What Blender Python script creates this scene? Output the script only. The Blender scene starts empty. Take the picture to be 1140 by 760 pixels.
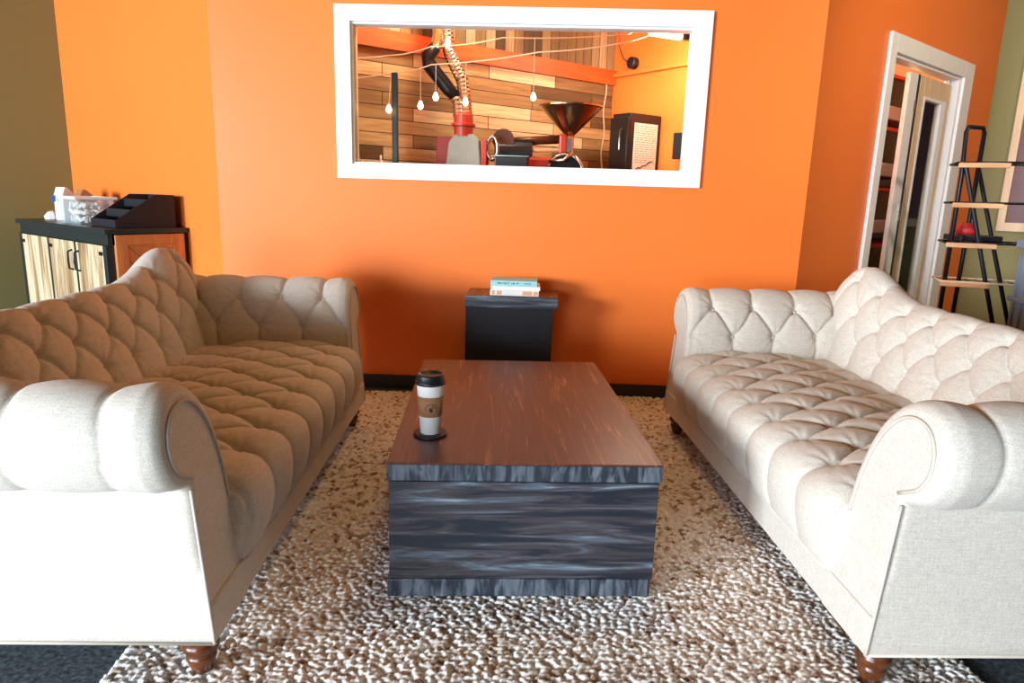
import bpy, bmesh, math, random
import numpy as np
from mathutils import Vector, Matrix
from mathutils.geometry import tessellate_polygon

random.seed(7); rng = np.random.default_rng(7)
scene = bpy.context.scene
COL = scene.collection
PI = math.pi

# ------------------------------------------------------------------ camera
F_PX, PITCH, YAW, ROLL = 756.4, 0.212, -0.0409, 0.0297
_f = Vector((math.sin(YAW)*math.cos(PITCH), math.cos(YAW)*math.cos(PITCH), -math.sin(PITCH)))
_r = Vector((math.cos(YAW), -math.sin(YAW), 0)); _u = _r.cross(_f)
_c, _s = math.cos(ROLL), math.sin(ROLL)
_r, _u = _c*_r + _s*_u, -_s*_r + _c*_u
cam_data = bpy.data.cameras.new('camera')
cam_data.sensor_width = 36.0; cam_data.lens = 36.0*F_PX/1140.0
cam_data.clip_start = 0.05; cam_data.clip_end = 60
cam = bpy.data.objects.new('camera', cam_data); COL.objects.link(cam)
M = Matrix((( _r.x, _u.x, -_f.x, 0), (_r.y, _u.y, -_f.y, 0), (_r.z, _u.z, -_f.z, 1.2), (0, 0, 0, 1)))
cam.matrix_world = M
scene.camera = cam

# ------------------------------------------------------------------ view, world, lights
vs = scene.view_settings
vs.view_transform = 'Standard'; vs.look = 'None'; vs.exposure = 0.0; vs.gamma = 1.0
vs.use_curve_mapping = False
world = bpy.data.worlds.new('room_ambience'); scene.world = world; world.use_nodes = True
wb = world.node_tree.nodes['Background']; wb.inputs[0].default_value = (1.0, 0.46, 0.18, 1); wb.inputs[1].default_value = 0.065

def area(name, loc, target, sx, sy, power, color):
    l = bpy.data.lights.new(name, 'AREA'); l.shape = 'RECTANGLE'; l.size = sx; l.size_y = sy
    l.energy = power; l.color = color
    o = bpy.data.objects.new(name, l); COL.objects.link(o); o.location = loc
    o.rotation_euler = (Vector(target)-Vector(loc)).to_track_quat('-Z', 'Y').to_euler()
    return o
# storefront windows behind and to the left of the camera
area('daylight_shopfront_left', (-8.5, -5.0, 1.95), (0.6, 3.6, 0.9), 3.0, 2.0, 2100, (0.80, 0.91, 1.0))
area('daylight_shopfront_behind', (-2.3, -3.0, 0.85), (0.0, 3.0, 0.3), 2.4, 1.2, 235, (0.72, 0.87, 1.0))
area('warm_fill_overhead', (0.1, 2.9, 3.0), (0.1, 3.1, 0), 0.5, 0.5, 13, (1.0, 0.58, 0.20))  # added warm overhead fill for the seats and lower wall
# added warm fill spot that brightens the right angled wall
sl0 = bpy.data.lights.new('right_wall_fill_spot', 'SPOT'); sl0.energy = 260; sl0.color = (1.0, 0.78, 0.55); sl0.spot_size = math.radians(85); sl0.spot_blend = 0.8; sl0.shadow_soft_size = 0.12
so0 = bpy.data.objects.new('right_wall_fill_spot', sl0); COL.objects.link(so0); so0.location = (3.3, 2.2, 3.1)
so0.rotation_euler = (Vector((2.7, 5.2, 1.5))-Vector((3.3, 2.2, 3.1))).to_track_quat('-Z', 'Y').to_euler()

# ------------------------------------------------------------------ materials
def lin(c):
    return tuple(((x/255)/12.92 if x/255 <= 0.04045 else ((x/255+0.055)/1.055)**2.4) for x in c) + (1,)

class NT:
    def __init__(s, name):
        s.m = bpy.data.materials.new(name); s.m.use_nodes = True
        s.t = s.m.node_tree; s.n = s.t.nodes; s.b = s.n['Principled BSDF']
    def new(s, typ, **kw):
        x = s.n.new(typ)
        for k, v in kw.items(): setattr(x, k, v)
        return x
    def link(s, a, b): s.t.links.new(a, b)
    def coords(s, scale=(1, 1, 1), rot=(0, 0, 0), kind='Object'):
        tc = s.new('ShaderNodeTexCoord'); mp = s.new('ShaderNodeMapping')
        mp.inputs['Scale'].default_value = scale; mp.inputs['Rotation'].default_value = rot
        s.link(tc.outputs[kind], mp.inputs['Vector']); return mp.outputs[0]
    def noise(s, vec, scale, detail=4, rough=0.5, dist=0.0):
        n = s.new('ShaderNodeTexNoise'); n.inputs['Scale'].default_value = scale
        n.inputs['Detail'].default_value = detail; n.inputs['Roughness'].default_value = rough
        n.inputs['Distortion'].default_value = dist; s.link(vec, n.inputs['Vector']); return n.outputs['Fac']
    def ramp(s, fac, stops):
        r = s.new('ShaderNodeValToRGB'); e = r.color_ramp.elements
        while len(e) < len(stops): e.new(0.5)
        for el, (p, c) in zip(e, stops): el.position = p; el.color = c if len(c) == 4 else tuple(c)+(1,)
        s.link(fac, r.inputs[0]); return r.outputs[0]
    def bump(s, h, strength=0.3, dist=0.002):
        b = s.new('ShaderNodeBump'); b.inputs['Strength'].default_value = strength; b.inputs['Distance'].default_value = dist
        s.link(h, b.inputs['Height']); s.link(b.outputs[0], s.b.inputs['Normal'])
    def set(s, color=None, rough=None, metal=None, **kw):
        if color is not None: s.b.inputs['Base Color'].default_value = color if len(color) == 4 else tuple(color)+(1,)
        if rough is not None: s.b.inputs['Roughness'].default_value = rough
        if metal is not None: s.b.inputs['Metallic'].default_value = metal
        for k, v in kw.items(): s.b.inputs[k].default_value = v
        return s

def plain(name, rgb, rough=0.5, metal=0.0, var=0.06, scale=20, **kw):
    t = NT(name).set(None, rough, metal, **kw); c = lin(rgb)
    f = t.noise(t.coords(), scale, 3)
    a = tuple(min(1, x*(1-var)) for x in c[:3]); b = tuple(min(1, x*(1+var)) for x in c[:3])
    t.link(t.ramp(f, [(0.3, a), (0.7, b)]), t.b.inputs['Base Color']); return t.m

def paint(name, rgb, rough=0.45):
    t = NT(name).set(None, rough); c = lin(rgb); v = t.coords()
    f = t.noise(v, 1.3, 3)
    t.link(t.ramp(f, [(0.3, tuple(x*0.95 for x in c[:3])), (0.7, c[:3])]), t.b.inputs['Base Color'])
    t.bump(t.noise(v, 160, 2), 0.05, 0.002); t.b.inputs['Specular IOR Level'].default_value = 0.2
    return t.m

def wood(name, stops, stretch=(22, 1.4, 22), scale=1.0, rough=0.5, bump=0.3, dist=0.6, spec=0.5, metal=0):
    t = NT(name).set(None, rough); v = t.coords(stretch)
    f = t.noise(v, scale, 6, 0.62, dist)
    t.link(t.ramp(f, stops), t.b.inputs['Base Color'])
    t.bump(f, bump, 0.003); t.b.inputs['Specular IOR Level'].default_value = spec
    return t.m

M_ = {}
M_['orange'] = paint('orange_wall_paint', (245, 126, 54), 0.42)
M_['olive'] = paint('olive_wall_paint', (136, 130, 84), 0.5)
M_['pale_paint'] = paint('pale_storage_paint', (240, 205, 150), 0.6)
M_['white'] = plain('white_trim_paint', (238, 238, 240), 0.35, var=0.02)
M_['black_base'] = plain('black_baseboard', (26, 25, 34), 0.35)
M_['dark_ceiling'] = plain('dark_ceiling', (60, 52, 44), 0.8)

def fabric():
    t = NT('beige_linen_upholstery').set(None, 0.88)
    v = t.coords()
    f = t.noise(v, 420, 3, 0.7)
    g = t.noise(t.coords((260, 260, 26)), 1.0, 3, 0.6); g2 = t.noise(t.coords((26, 26, 320)), 1.0, 3, 0.6)
    mx = t.new('ShaderNodeMath', operation='ADD'); t.link(g, mx.inputs[0]); t.link(g2, mx.inputs[1])
    m2 = t.new('ShaderNodeMath', operation='MULTIPLY_ADD'); t.link(mx.outputs[0], m2.inputs[0]); m2.inputs[1].default_value = 0.35; t.link(f, m2.inputs[2])
    t.link(t.ramp(m2.outputs[0], [(0.62, lin((178, 166, 152))), (1.0, lin((220, 210, 197)))]), t.b.inputs['Base Color'])
    t.bump(m2.outputs[0], 0.35, 0.0015)
    t.b.inputs['Sheen Weight'].default_value = 0.15
    return t.m
M_['fabric'] = fabric()
M_['piping'] = plain('piping_cord', (196, 184, 170), 0.85)
M_['leg_wood'] = wood('turned_leg_wood', [(0.3, lin((62, 30, 14))), (0.7, lin((112, 60, 30)))], (30, 30, 4), 1, 0.25, 0.1)
M_['table_top'] = wood('stained_table_top', [(0.0, lin((52, 26, 24))), (0.50, lin((84, 42, 34))), (0.58, lin((98, 54, 42))), (0.65, lin((150, 100, 80))), (1, lin((174, 126, 104)))], (26, 1.5, 10), 1.5, 0.34, 0.15, 1.3)
M_['table_front'] = wood('daylit_weathered_planks', [(0.0, lin((12, 18, 26))), (0.42, lin((26, 34, 44))), (0.52, lin((62, 56, 60))), (0.62, lin((84, 96, 108))), (0.70, lin((140, 146, 154))), (1, lin((160, 162, 166)))], (1.6, 1.6, 19), 1.5, 0.42, 0.4, 1.0)  # blue in the darks is painted-in daylight; pale streaks are wear
M_['table_edge'] = wood('daylit_weathered_edge', [(0.0, lin((14, 20, 28))), (0.45, lin((38, 44, 54))), (0.60, lin((92, 98, 108))), (1, lin((150, 150, 156)))], (26, 26, 5), 1.3, 0.42, 0.4, 0.8)  # same daylight blue put into the dark tones, over worn wood
M_['pedestal'] = wood('black_stained_board', [(0.3, lin((8, 8, 18))), (0.8, lin((20, 18, 30)))], (2, 2, 14), 1, 0.7, 0.2)
M_['door_wood'] = wood('whitewashed_pallet_wood', [(0.30, lin((96, 66, 38))), (0.43, lin((160, 128, 88))), (0.54, lin((206, 184, 148))), (0.8, lin((228, 214, 188)))], (11, 11, 1.0), 1.2, 0.6, 0.3, 0.8)
M_['side_wood'] = wood('orange_pine', [(0.3, lin((168, 94, 46))), (0.7, lin((206, 132, 74)))], (14, 14, 2), 1.2, 0.5, 0.2)
M_['dark_green'] = plain('dark_green_black_frame', (28, 38, 42), 0.35)
M_['black'] = plain('black_plastic', (22, 22, 28), 0.4)
M_['matte_black'] = plain('matte_black', (18, 16, 26), 0.6)
M_['black_metal'] = plain('black_metal', (30, 32, 38), 0.35, 0.6)
M_['steel'] = plain('brushed_steel', (190, 186, 178), 0.25, 1.0, 0.12, 8)
M_['silver'] = plain('silver_duct', (225, 222, 215), 0.22, 1.0, 0.15, 60)
M_['hopper_metal'] = plain('bronze_tinted_steel', (165, 140, 112), 0.22, 1.0, 0.1, 6)
M_['red'] = plain('red_enamel', (176, 48, 26), 0.4)
M_['red_lid'] = plain('red_plastic_lid', (206, 42, 36), 0.4)
M_['grey_panel'] = plain('grey_green_panel', (150, 150, 138), 0.4)
M_['brown_metal'] = plain('brown_metal_pipe', (92, 52, 34), 0.35, 0.5)
M_['tan_wood'] = wood('tan_board', [(0.3, lin((176, 124, 84))), (0.7, lin((218, 172, 128)))], (3, 14, 14), 1, 0.5, 0.1)
M_['oak'] = wood('light_oak_stile', [(0.3, lin((206, 170, 128))), (0.7, lin((232, 204, 166)))], (14, 14, 1.4), 1, 0.4, 0.1)
M_['grey_shelf'] = plain('grey_shelf', (190, 184, 178), 0.5)
M_['paper'] = plain('white_paper', (238, 234, 226), 0.7, var=0.03)
M_['kraft'] = plain('kraft_paper', (168, 112, 68), 0.8, var=0.1)
M_['cup_white'] = plain('white_cup_paper', (244, 240, 232), 0.45, var=0.02)
M_['sleeve'] = plain('brown_cup_sleeve', (168, 118, 78), 0.75, var=0.08, scale=80)
M_['ink'] = plain('black_ink', (24, 20, 26), 0.6)
M_['blue'] = plain('blue_sticker', (26, 74, 140), 0.5)
M_['teal'] = plain('teal_cover', (150, 208, 214), 0.5)
M_['peach'] = plain('peach_cover', (226, 170, 128), 0.5)
M_['maroon'] = plain('maroon_panel', (92, 24, 22), 0.35)
M_['grey_bin'] = plain('grey_bin_plastic', (128, 140, 156), 0.5)
M_['red_pot'] = plain('red_cloth', (170, 30, 34), 0.6)
M_['cord'] = plain('clear_cord', (214, 190, 160), 0.4)
M_['coaster'] = plain('black_rubber', (20, 20, 24), 0.55)

def glass(name, tint=(1, 1, 1), rough=0.0, refl=0.10):
    t = NT(name); t.n.remove(t.b)
    g = t.new('ShaderNodeBsdfGlossy'); g.inputs['Roughness'].default_value = 0.02 + rough
    tr = t.new('ShaderNodeBsdfTransparent'); tr.inputs[0].default_value = tuple(tint)+(1,)
    lw = t.new('ShaderNodeFresnel'); lw.inputs['IOR'].default_value = 1.22
    mx = t.new('ShaderNodeMixShader'); t.link(lw.outputs[0], mx.inputs[0]); t.link(tr.outputs[0], mx.inputs[1]); t.link(g.outputs[0], mx.inputs[2])
    t.link(mx.outputs[0], t.n['Material Output'].inputs[0]); return t.m
M_['glass'] = glass('window_glass', (0.96, 0.97, 0.95))
def clear_plastic():
    t = NT('clear_tub_plastic'); t.n.remove(t.b)
    tr = t.new('ShaderNodeBsdfTransparent'); tr.inputs[0].default_value = (0.93, 0.96, 0.97, 1)
    d = t.new('ShaderNodeBsdfPrincipled'); d.inputs['Base Color'].default_value = (0.75, 0.82, 0.86, 1); d.inputs['Roughness'].default_value = 0.15
    mx = t.new('ShaderNodeMixShader'); mx.inputs[0].default_value = 0.16; t.link(tr.outputs[0], mx.inputs[1]); t.link(d.outputs[0], mx.inputs[2])
    t.link(mx.outputs[0], t.n['Material Output'].inputs[0]); return t.m
M_['tub'] = clear_plastic()

def emis(name, c, s):
    t = NT(name).set((0.9, 0.9, 0.9), 0.4); t.b.inputs['Emission Color'].default_value = tuple(c)+(1,); t.b.inputs['Emission Strength'].default_value = s; return t.m
M_['bulb'] = emis('warm_bulb', (1.0, 0.82, 0.5), 9)
M_['tube_light'] = emis('lamp_tube', (1.0, 0.97, 0.9), 9)

def plank_wall(name, vertical=False):
    t = NT(name).set(None, 0.65); tc = t.new('ShaderNodeTexCoord')
    br = t.new('ShaderNodeTexBrick'); br.offset = 0.37; br.offset_frequency = 2; br.squash = 1.35; br.squash_frequency = 3
    mp = t.new('ShaderNodeMapping'); mp.inputs['Rotation'].default_value = (PI/2, 0, PI/2 if vertical else 0) if not vertical else (PI/2, 0, 0)
    sx = t.new('ShaderNodeSeparateXYZ'); cb = t.new('ShaderNodeCombineXYZ'); t.link(tc.outputs['Object'], sx.inputs[0])
    t.link(sx.outputs['Z' if vertical else 'X'], cb.inputs[0]); t.link(sx.outputs['X' if vertical else 'Z'], cb.inputs[1])
    t.link(cb.outputs[0], br.inputs['Vector'])
    br.inputs['Scale'].default_value = 1.0; br.inputs['Brick Width'].default_value = 1.1 if vertical else 0.62
    br.inputs['Row Height'].default_value = 0.085 if vertical else 0.088; br.inputs['Mortar Size'].default_value = 0.003
    br.inputs['Color1'].default_value = (0, 0, 0, 1); br.inputs['Color2'].default_value = (1, 1, 1, 1); br.inputs['Mortar'].default_value = (0, 0, 0, 1)
    if vertical: st = [(0.0, lin((70, 56, 36))), (0.35, lin((112, 92, 58))), (0.6, lin((140, 120, 82))), (1, lin((186, 170, 132)))]
    else: st = [(0.0, lin((96, 74, 44))), (0.3, lin((160, 130, 84))), (0.6, lin((204, 176, 124))), (1, lin((246, 232, 190)))]
    base = t.ramp(br.outputs['Color'], st)
    nv = t.new('ShaderNodeMapping'); nv.inputs['Scale'].default_value = (20, 20, 1.5) if vertical else (1.8, 20, 24); t.link(tc.outputs['Object'], nv.inputs[0])
    f = t.noise(nv.outputs[0], 1.4, 5, 0.6, 0.8)
    g = t.ramp(f, [(0.3, (0.5, 0.42, 0.34)), (0.6, (1, 1, 1))])
    mu = t.new('ShaderNodeMixRGB', blend_type='MULTIPLY'); mu.inputs[0].default_value = 0.8; t.link(base, mu.inputs[1]); t.link(g, mu.inputs[2])
    m3 = t.new('ShaderNodeMixRGB'); t.link(br.outputs['Fac'], m3.inputs[0]); t.link(mu.outputs[0], m3.inputs[1]); m3.inputs[2].default_value = lin((40, 24, 12))
    t.link(m3.outputs[0], t.b.inputs['Base Color']); t.bump(f, 0.3, 0.003)
    return t.m
M_['planks'] = plank_wall('pallet_plank_wall'); M_['planks_v'] = plank_wall('vertical_plank_wall', True)
M_['beam'] = wood('orange_stained_beam', [(0.3, lin((176, 62, 18))), (0.7, lin((226, 104, 40)))], (2, 14, 14), 1.2, 0.5, 0.2)

def floor_mat():
    t = NT('dark_speckled_floor').set(None, 0.6); v = t.coords()
    f = t.noise(v, 70, 4, 0.7)
    t.link(t.ramp(f, [(0.36, lin((40, 46, 52))), (0.55, lin((84, 92, 98))), (0.72, lin((120, 128, 134)))]), t.b.inputs['Base Color'])
    t.bump(f, 0.3, 0.003); return t.m
M_['floor'] = floor_mat()

def rug_mat():
    t = NT('looped_wool_rug').set(None, 0.9)
    a = t.new('ShaderNodeVertexColor'); a.layer_name = 'loop_tone'
    f = t.noise(t.coords(), 420, 2, 0.6)
    t.link(t.ramp(a.outputs['Color'], [(0.0, lin((132, 102, 82))), (0.2, lin((208, 186, 168))), (0.4, lin((242, 236, 230))), (1, lin((252, 248, 244)))]), t.b.inputs['Base Color'])
    t.bump(f, 0.5, 0.002); return t.m
M_['rug'] = rug_mat()

# ------------------------------------------------------------------ mesh helpers
def obj(name, bm, mat, parent=None, smooth=False, bevel=0, loc=None, rotz=0, label=None):
    me = bpy.data.meshes.new(name)
    if isinstance(bm, bmesh.types.BMesh):
        bmesh.ops.recalc_face_normals(bm, faces=bm.faces); bm.to_mesh(me); bm.free()
    else:
        me.from_pydata(bm[0], [], bm[1])
    for m in (mat if isinstance(mat, (list, tuple)) else [mat]): me.materials.append(M_[m])
    if smooth: me.polygons.foreach_set('use_smooth', [True]*len(me.polygons))
    o = bpy.data.objects.new(name, me); COL.objects.link(o)
    if parent: o.parent = parent
    if loc: o.location = loc
    o.rotation_euler.z = rotz
    if bevel:
        b = o.modifiers.new('edge', 'BEVEL'); b.width = bevel; b.segments = 2; b.limit_method = 'ANGLE'
    if label: o['label'] = label
    return o
def thing(name, label, cat, loc=(0, 0, 0), rotz=0, group=None):
    o = bpy.data.objects.new(name, None); COL.objects.link(o); o.empty_display_size = 0.1
    o.location = loc; o.rotation_euler.z = rotz; o['label'] = label; o['category'] = cat
    if group: o['group'] = group
    return o
def tag(o, label, cat, group=None, kind=None):
    o['label'] = label; o['category'] = cat
    if group: o['group'] = group
    if kind: o['kind'] = kind
    return o
def struct(name, bm, mat, **kw):
    o = obj(name, bm, mat, **kw)
    if not kw.get('parent'): o['kind'] = 'structure'
    return o
def box(bm, x0, x1, y0, y1, z0, z1, mat=None):
    vs_ = [bm.verts.new(p) for p in ((x0, y0, z0), (x1, y0, z0), (x1, y1, z0), (x0, y1, z0), (x0, y0, z1), (x1, y0, z1), (x1, y1, z1), (x0, y1, z1))]
    for f in ((0, 3, 2, 1), (4, 5, 6, 7), (0, 1, 5, 4), (1, 2, 6, 5), (2, 3, 7, 6), (3, 0, 4, 7)):
        fc = bm.faces.new([vs_[i] for i in f])
        if mat is not None: fc.material_index = mat
    return vs_
def bx(*a): bm = bmesh.new(); box(bm, *a); return bm
def xform(vs_, M4):
    for v in vs_: v.co = M4 @ v.co
def tube(pts, r, n=8, bm=None, cap=True, closed=False):
    bm = bm or bmesh.new(); pts = [Vector(p) for p in pts]; N = len(pts); rings = []
    rr = r if isinstance(r, (list, tuple)) else [r]*N
    prev = None
    for i, p in enumerate(pts):
        if closed: t = pts[(i+1) % N]-pts[i-1]
        else: t = pts[min(i+1, N-1)]-pts[max(i-1, 0)]
        t.normalize()
        if prev is None: a = t.orthogonal().normalized()
        else:
            a = prev - t*prev.dot(t)
            a = a.normalized() if a.length > 1e-6 else t.orthogonal().normalized()
        prev = a; b = t.cross(a)
        rings.append([bm.verts.new(p+(a*math.cos(k*2*PI/n)+b*math.sin(k*2*PI/n))*rr[i]) for k in range(n)])
    for i in range(N if closed else N-1):
        A, B = rings[i], rings[(i+1) % N]
        for k in range(n): bm.faces.new((A[k], A[(k+1) % n], B[(k+1) % n], B[k]))
    if cap and not closed: bm.faces.new(rings[0][::-1]); bm.faces.new(rings[-1])
    return bm
def lathe(prof, n=32, bm=None, center=(0, 0, 0), cap=True):
    bm = bm or bmesh.new(); c = Vector(center); rings = []
    for r, z in prof: rings.append([bm.verts.new(c+Vector((r*math.cos(k*2*PI/n), r*math.sin(k*2*PI/n), z))) for k in range(n)])
    for A, B in zip(rings, rings[1:]):
        for k in range(n): bm.faces.new((A[k], A[(k+1) % n], B[(k+1) % n], B[k]))
    if cap:
        if prof[0][0] > 1e-5: bm.faces.new(rings[0][::-1])
        if prof[-1][0] > 1e-5: bm.faces.new(rings[-1])
    return bm
def prism(poly, axis, a0, a1, bm=None):
    """poly in the two other axes, extruded along axis"""
    bm = bm or bmesh.new()
    def P(p, a):
        q = list(p); q.insert(axis, a); return q
    A = [bm.verts.new(P(p, a0)) for p in poly]; B = [bm.verts.new(P(p, a1)) for p in poly]; n = len(poly)
    bm.faces.new(A); bm.faces.new(B[::-1])
    for k in range(n): bm.faces.new((A[k], B[k], B[(k+1) % n], A[(k+1) % n]))
    return bm
def smoothpath(pts, step):
    """Catmull-Rom resample of 2-D points at about equal steps -> array, cumulative length"""
    P = np.array(pts, float); P = np.vstack([2*P[0]-P[1], P, 2*P[-1]-P[-2]]); out = []
    for i in range(1, len(P)-2):
        t = np.linspace(0, 1, 24, endpoint=False)[:, None]; a, b, c, d = P[i-1], P[i], P[i+1], P[i+2]
        out.append(0.5*((2*b)+(-a+c)*t+(2*a-5*b+4*c-d)*t*t+(-a+3*b-3*c+d)*t**3))
    out = np.vstack(out+[P[-2][None]])
    s = np.concatenate([[0], np.cumsum(np.linalg.norm(np.diff(out, axis=0), axis=1))])
    n = max(3, int(round(s[-1]/step))+1); S = np.linspace(0, s[-1], n)
    return np.stack([np.interp(S, s, out[:, 0]), np.interp(S, s, out[:, 1])], 1), S

# ------------------------------------------------------------------ the room
Y0 = 4.0625
FOLD_L = Vector((-1.945, Y0, 0)); FOLD_R = Vector((1.50, Y0, 0))
A_L, A_R = math.radians(145), math.radians(42.4)
DL = Vector((math.cos(A_L), math.sin(A_L), 0)); DR = Vector((math.cos(A_R), math.sin(A_R), 0))
HT = 3.3
struct('floor', bx(-12, 9, -9, 9, -0.12, 0), 'floor')

# back wall with the roasting-room window. opening x -1.127..0.79, z 1.36..2.205
ox0, ox1, oz0, oz1 = -1.128, 0.795, 1.352, 2.128
bm = bmesh.new(); T = 0.085
box(bm, FOLD_L.x, ox0, Y0, Y0+T, 0, HT); box(bm, ox1, FOLD_R.x, Y0, Y0+T, 0, HT)
box(bm, ox0, ox1, Y0, Y0+T, 0, oz0); box(bm, ox0, ox1, Y0, Y0+T, oz1, HT)
struct('wall_back', bm, 'orange')
win = thing('window_1', 'white framed interior window', 'window'); win['kind'] = 'structure'
del win['label'], win['category']
fx0, fx1, fz0, fz1 = -1.2165, 0.884, 1.2706, 2.2135
bm = bmesh.new()
for a in ((fx0, ox0, fz0, fz1), (ox1, fx1, fz0, fz1), (ox0, ox1, fz0, oz0), (ox0, ox1, oz1, fz1)): box(bm, a[0], a[1], Y0-0.022, Y0, a[2], a[3])
obj('window_frame', bm, 'white', win)
bm = bmesh.new()
box(bm, ox0, ox1, Y0, Y0+T, oz0-0.001, oz0+0.012); box(bm, ox0, ox1, Y0, Y0+T, oz1-0.012, oz1); box(bm, ox1-0.012, ox1, Y0, Y0+T, oz0+0.012, oz1-0.012)
obj('window_jamb', bm, 'white', win)
obj('window_jamb', bx(ox0, ox0+0.014, Y0, Y0+T, oz0+0.012, oz1-0.012), 'oak', win, label='tan side jamb')
obj('window_pane', bx(ox0+0.01, ox1-0.01, Y0+0.045, Y0+0.05, oz0+0.01, oz1-0.01), 'glass', win)

# angled walls at left
def wall_box(name, origin, ang, s0, s1, t0, t1, z0, z1, mat):
    return struct(name, bx(s0, s1, t0, t1, z0, z1), mat, loc=origin, rotz=ang)
# local frame: +x along DL, +y = rot90 -> points (-sin,cos) of 145deg = (-.57,-.82) i.e. towards the room
wall_box('wall_left_angled', FOLD_L, A_L, 0.0, 2.21, -T, 0, 0, HT, 'orange')
CL = FOLD_L + DL*2.21
wall_box('wall_left', CL, A_L+PI/2, -0.12, 5.0, 0, T, 0, HT, 'olive')
# right angled wall with a doorway (local +y points away from the room)
s0, s1, dz = 0.885, 2.09, 2.145
bm = bmesh.new(); box(bm, 0.0, s0, 0, T, 0, HT); box(bm, s1, 2.82, 0, T, 0, HT); box(bm, s0, s1, 0, T, dz, HT)
struct('wall_right_angled', bm, 'orange', loc=FOLD_R, rotz=A_R)
CR = FOLD_R + DR*2.82
wall_box('wall_right', CR, A_R-PI/2, -0.12, 5.0, 0, T, 0, HT, 'olive')
# baseboards
wall_box('baseboard_back', Vector((0, Y0, 0)), 0, FOLD_L.x, FOLD_R.x, -0.016, 0, 0, 0.085, 'black_base')
wall_box('baseboard_left', FOLD_L, A_L, 0, 2.2, 0, 0.016, 0, 0.085, 'black_base')
bm = bmesh.new(); box(bm, 0, 0.79, -0.016, 0, 0, 0.085); box(bm, 2.28, 2.82, -0.016, 0, 0, 0.085)
struct('baseboard_right', bm, 'black_base', loc=FOLD_R, rotz=A_R)

# doorway trim + folding glazed door
dr_ = thing('door_1', '', ''); del dr_['label'], dr_['category']; dr_['kind'] = 'structure'; dr_.location = FOLD_R; dr_.rotation_euler.z = A_R
bm = bmesh.new(); box(bm, 0.79, s0, -0.022, 0, 0, 2.255); box(bm, s1+0.01, 2.275, -0.022, 0, 0, 2.255); box(bm, s0, s1+0.01, -0.022, 0, dz, 2.255)
obj('door_casing', bm, 'white', dr_, bevel=0.003)
bm = bmesh.new(); box(bm, s0, s0+0.02, 0, T, 0, dz); box(bm, s1-0.02, s1+0.01, 0, T, 0, dz); box(bm, s0, s1, 0, T, dz-0.02, dz); box(bm, s1-0.06, s1-0.02, 0.055, 0.09, 0, dz-0.02)
obj('door_jamb', bm, 'white', dr_)
def leaf(parent, w, loc, rot):
    l = bpy.data.objects.new('door_leaf', None); COL.objects.link(l); l.parent = parent; l.location = loc; l.rotation_euler.z = rot
    bm = bmesh.new(); h = 2.09; st = 0.085
    box(bm, 0, st, 0, 0.035, 0.01, h); box(bm, w-st, w, 0, 0.035, 0.01, h); box(bm, st, w-st, 0, 0.035, 0.01, 0.25); box(bm, st, w-st, 0, 0.035, h-0.13, h)
    obj('door_stile', bm, 'oak', l, bevel=0.004)
    bm = bmesh.new(); a, b, c, d = st, w-st, 0.25, h-0.13
    for q in ((a, a+0.02, c, d), (b-0.075, b, c, d), (a+0.02, b-0.075, c, c+0.02), (a+0.02, b-0.075, d-0.02, d)): box(bm, q[0], q[1], -0.006, 0.041, q[2], q[3])
    obj('glazing_bead', bm, 'white', l)
    obj('door_pane', bx(a+0.015, b-0.015, 0.015, 0.02, c+0.01, d-0.01), 'glass', l)
    return l
leaf(dr_, 0.575, (1.475, 0.04, 0), 0)
lf = leaf(dr_, 0.55, (1.46, 0.08, 0), math.radians(17))
bm = bmesh.new()
for z in (0.35, 1.1, 1.16, 1.85): box(bm, 1.415, 1.438, 0.038, 0.045, z, z+0.07)
obj('hinge', bm, 'steel', dr_)
obj('folded_edge', bx(1.305, 1.44, 0.045, 0.075, 0.01, 2.09), 'white', dr_, bevel=0.004)
obj('gap_shade_strip', bx(1.442, 1.460, 0.04, 0.07, 0.01, 2.09), 'black', dr_)  # black strip painting the shade in the gap between the leaves

# storage room behind the doorway
bm = bmesh.new(); box(bm, 0.70, 3.1, 1.05, 1.1, 0, 2.7); box(bm, 0.65, 0.70, T, 1.1, 0, 2.7); box(bm, 3.1, 3.15, T, 1.1, 0, 2.7)
struct('wall_storage', bm, 'pale_paint', loc=FOLD_R, rotz=A_R)
struct('ceiling_storage', bx(0.65, 3.15, T, 1.1, 2.7, 2.75), 'pale_paint', loc=FOLD_R, rotz=A_R)
def loc_r(s, d, z=0): return FOLD_R + DR*s + Vector((-DR.y, DR.x, 0))*d + Vector((0, 0, z))
sh = thing('storage_shelving', 'tall grey shelving unit loaded with black bins behind the glazed door', 'shelving', loc_r(1.3, 0.52), A_R)
tiers = (0.12, 0.61, 1.06, 1.53, 1.98)
for z in tiers: obj('shelf', bx(0, 1.75, 0, 0.45, z-0.085, z+0.02), 'grey_shelf', sh, bevel=0.004)
for x in (0, 1.71):
    for y in (0, 0.41): obj('upright', bx(x, x+0.04, y, y+0.04, 0, 2.0), 'grey_shelf', sh)
names = ('bottom', 'second lowest', 'middle', 'second highest', 'top')
sides = ('far left', 'left of centre', 'right of centre', 'far right')
binproto = None
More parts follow.
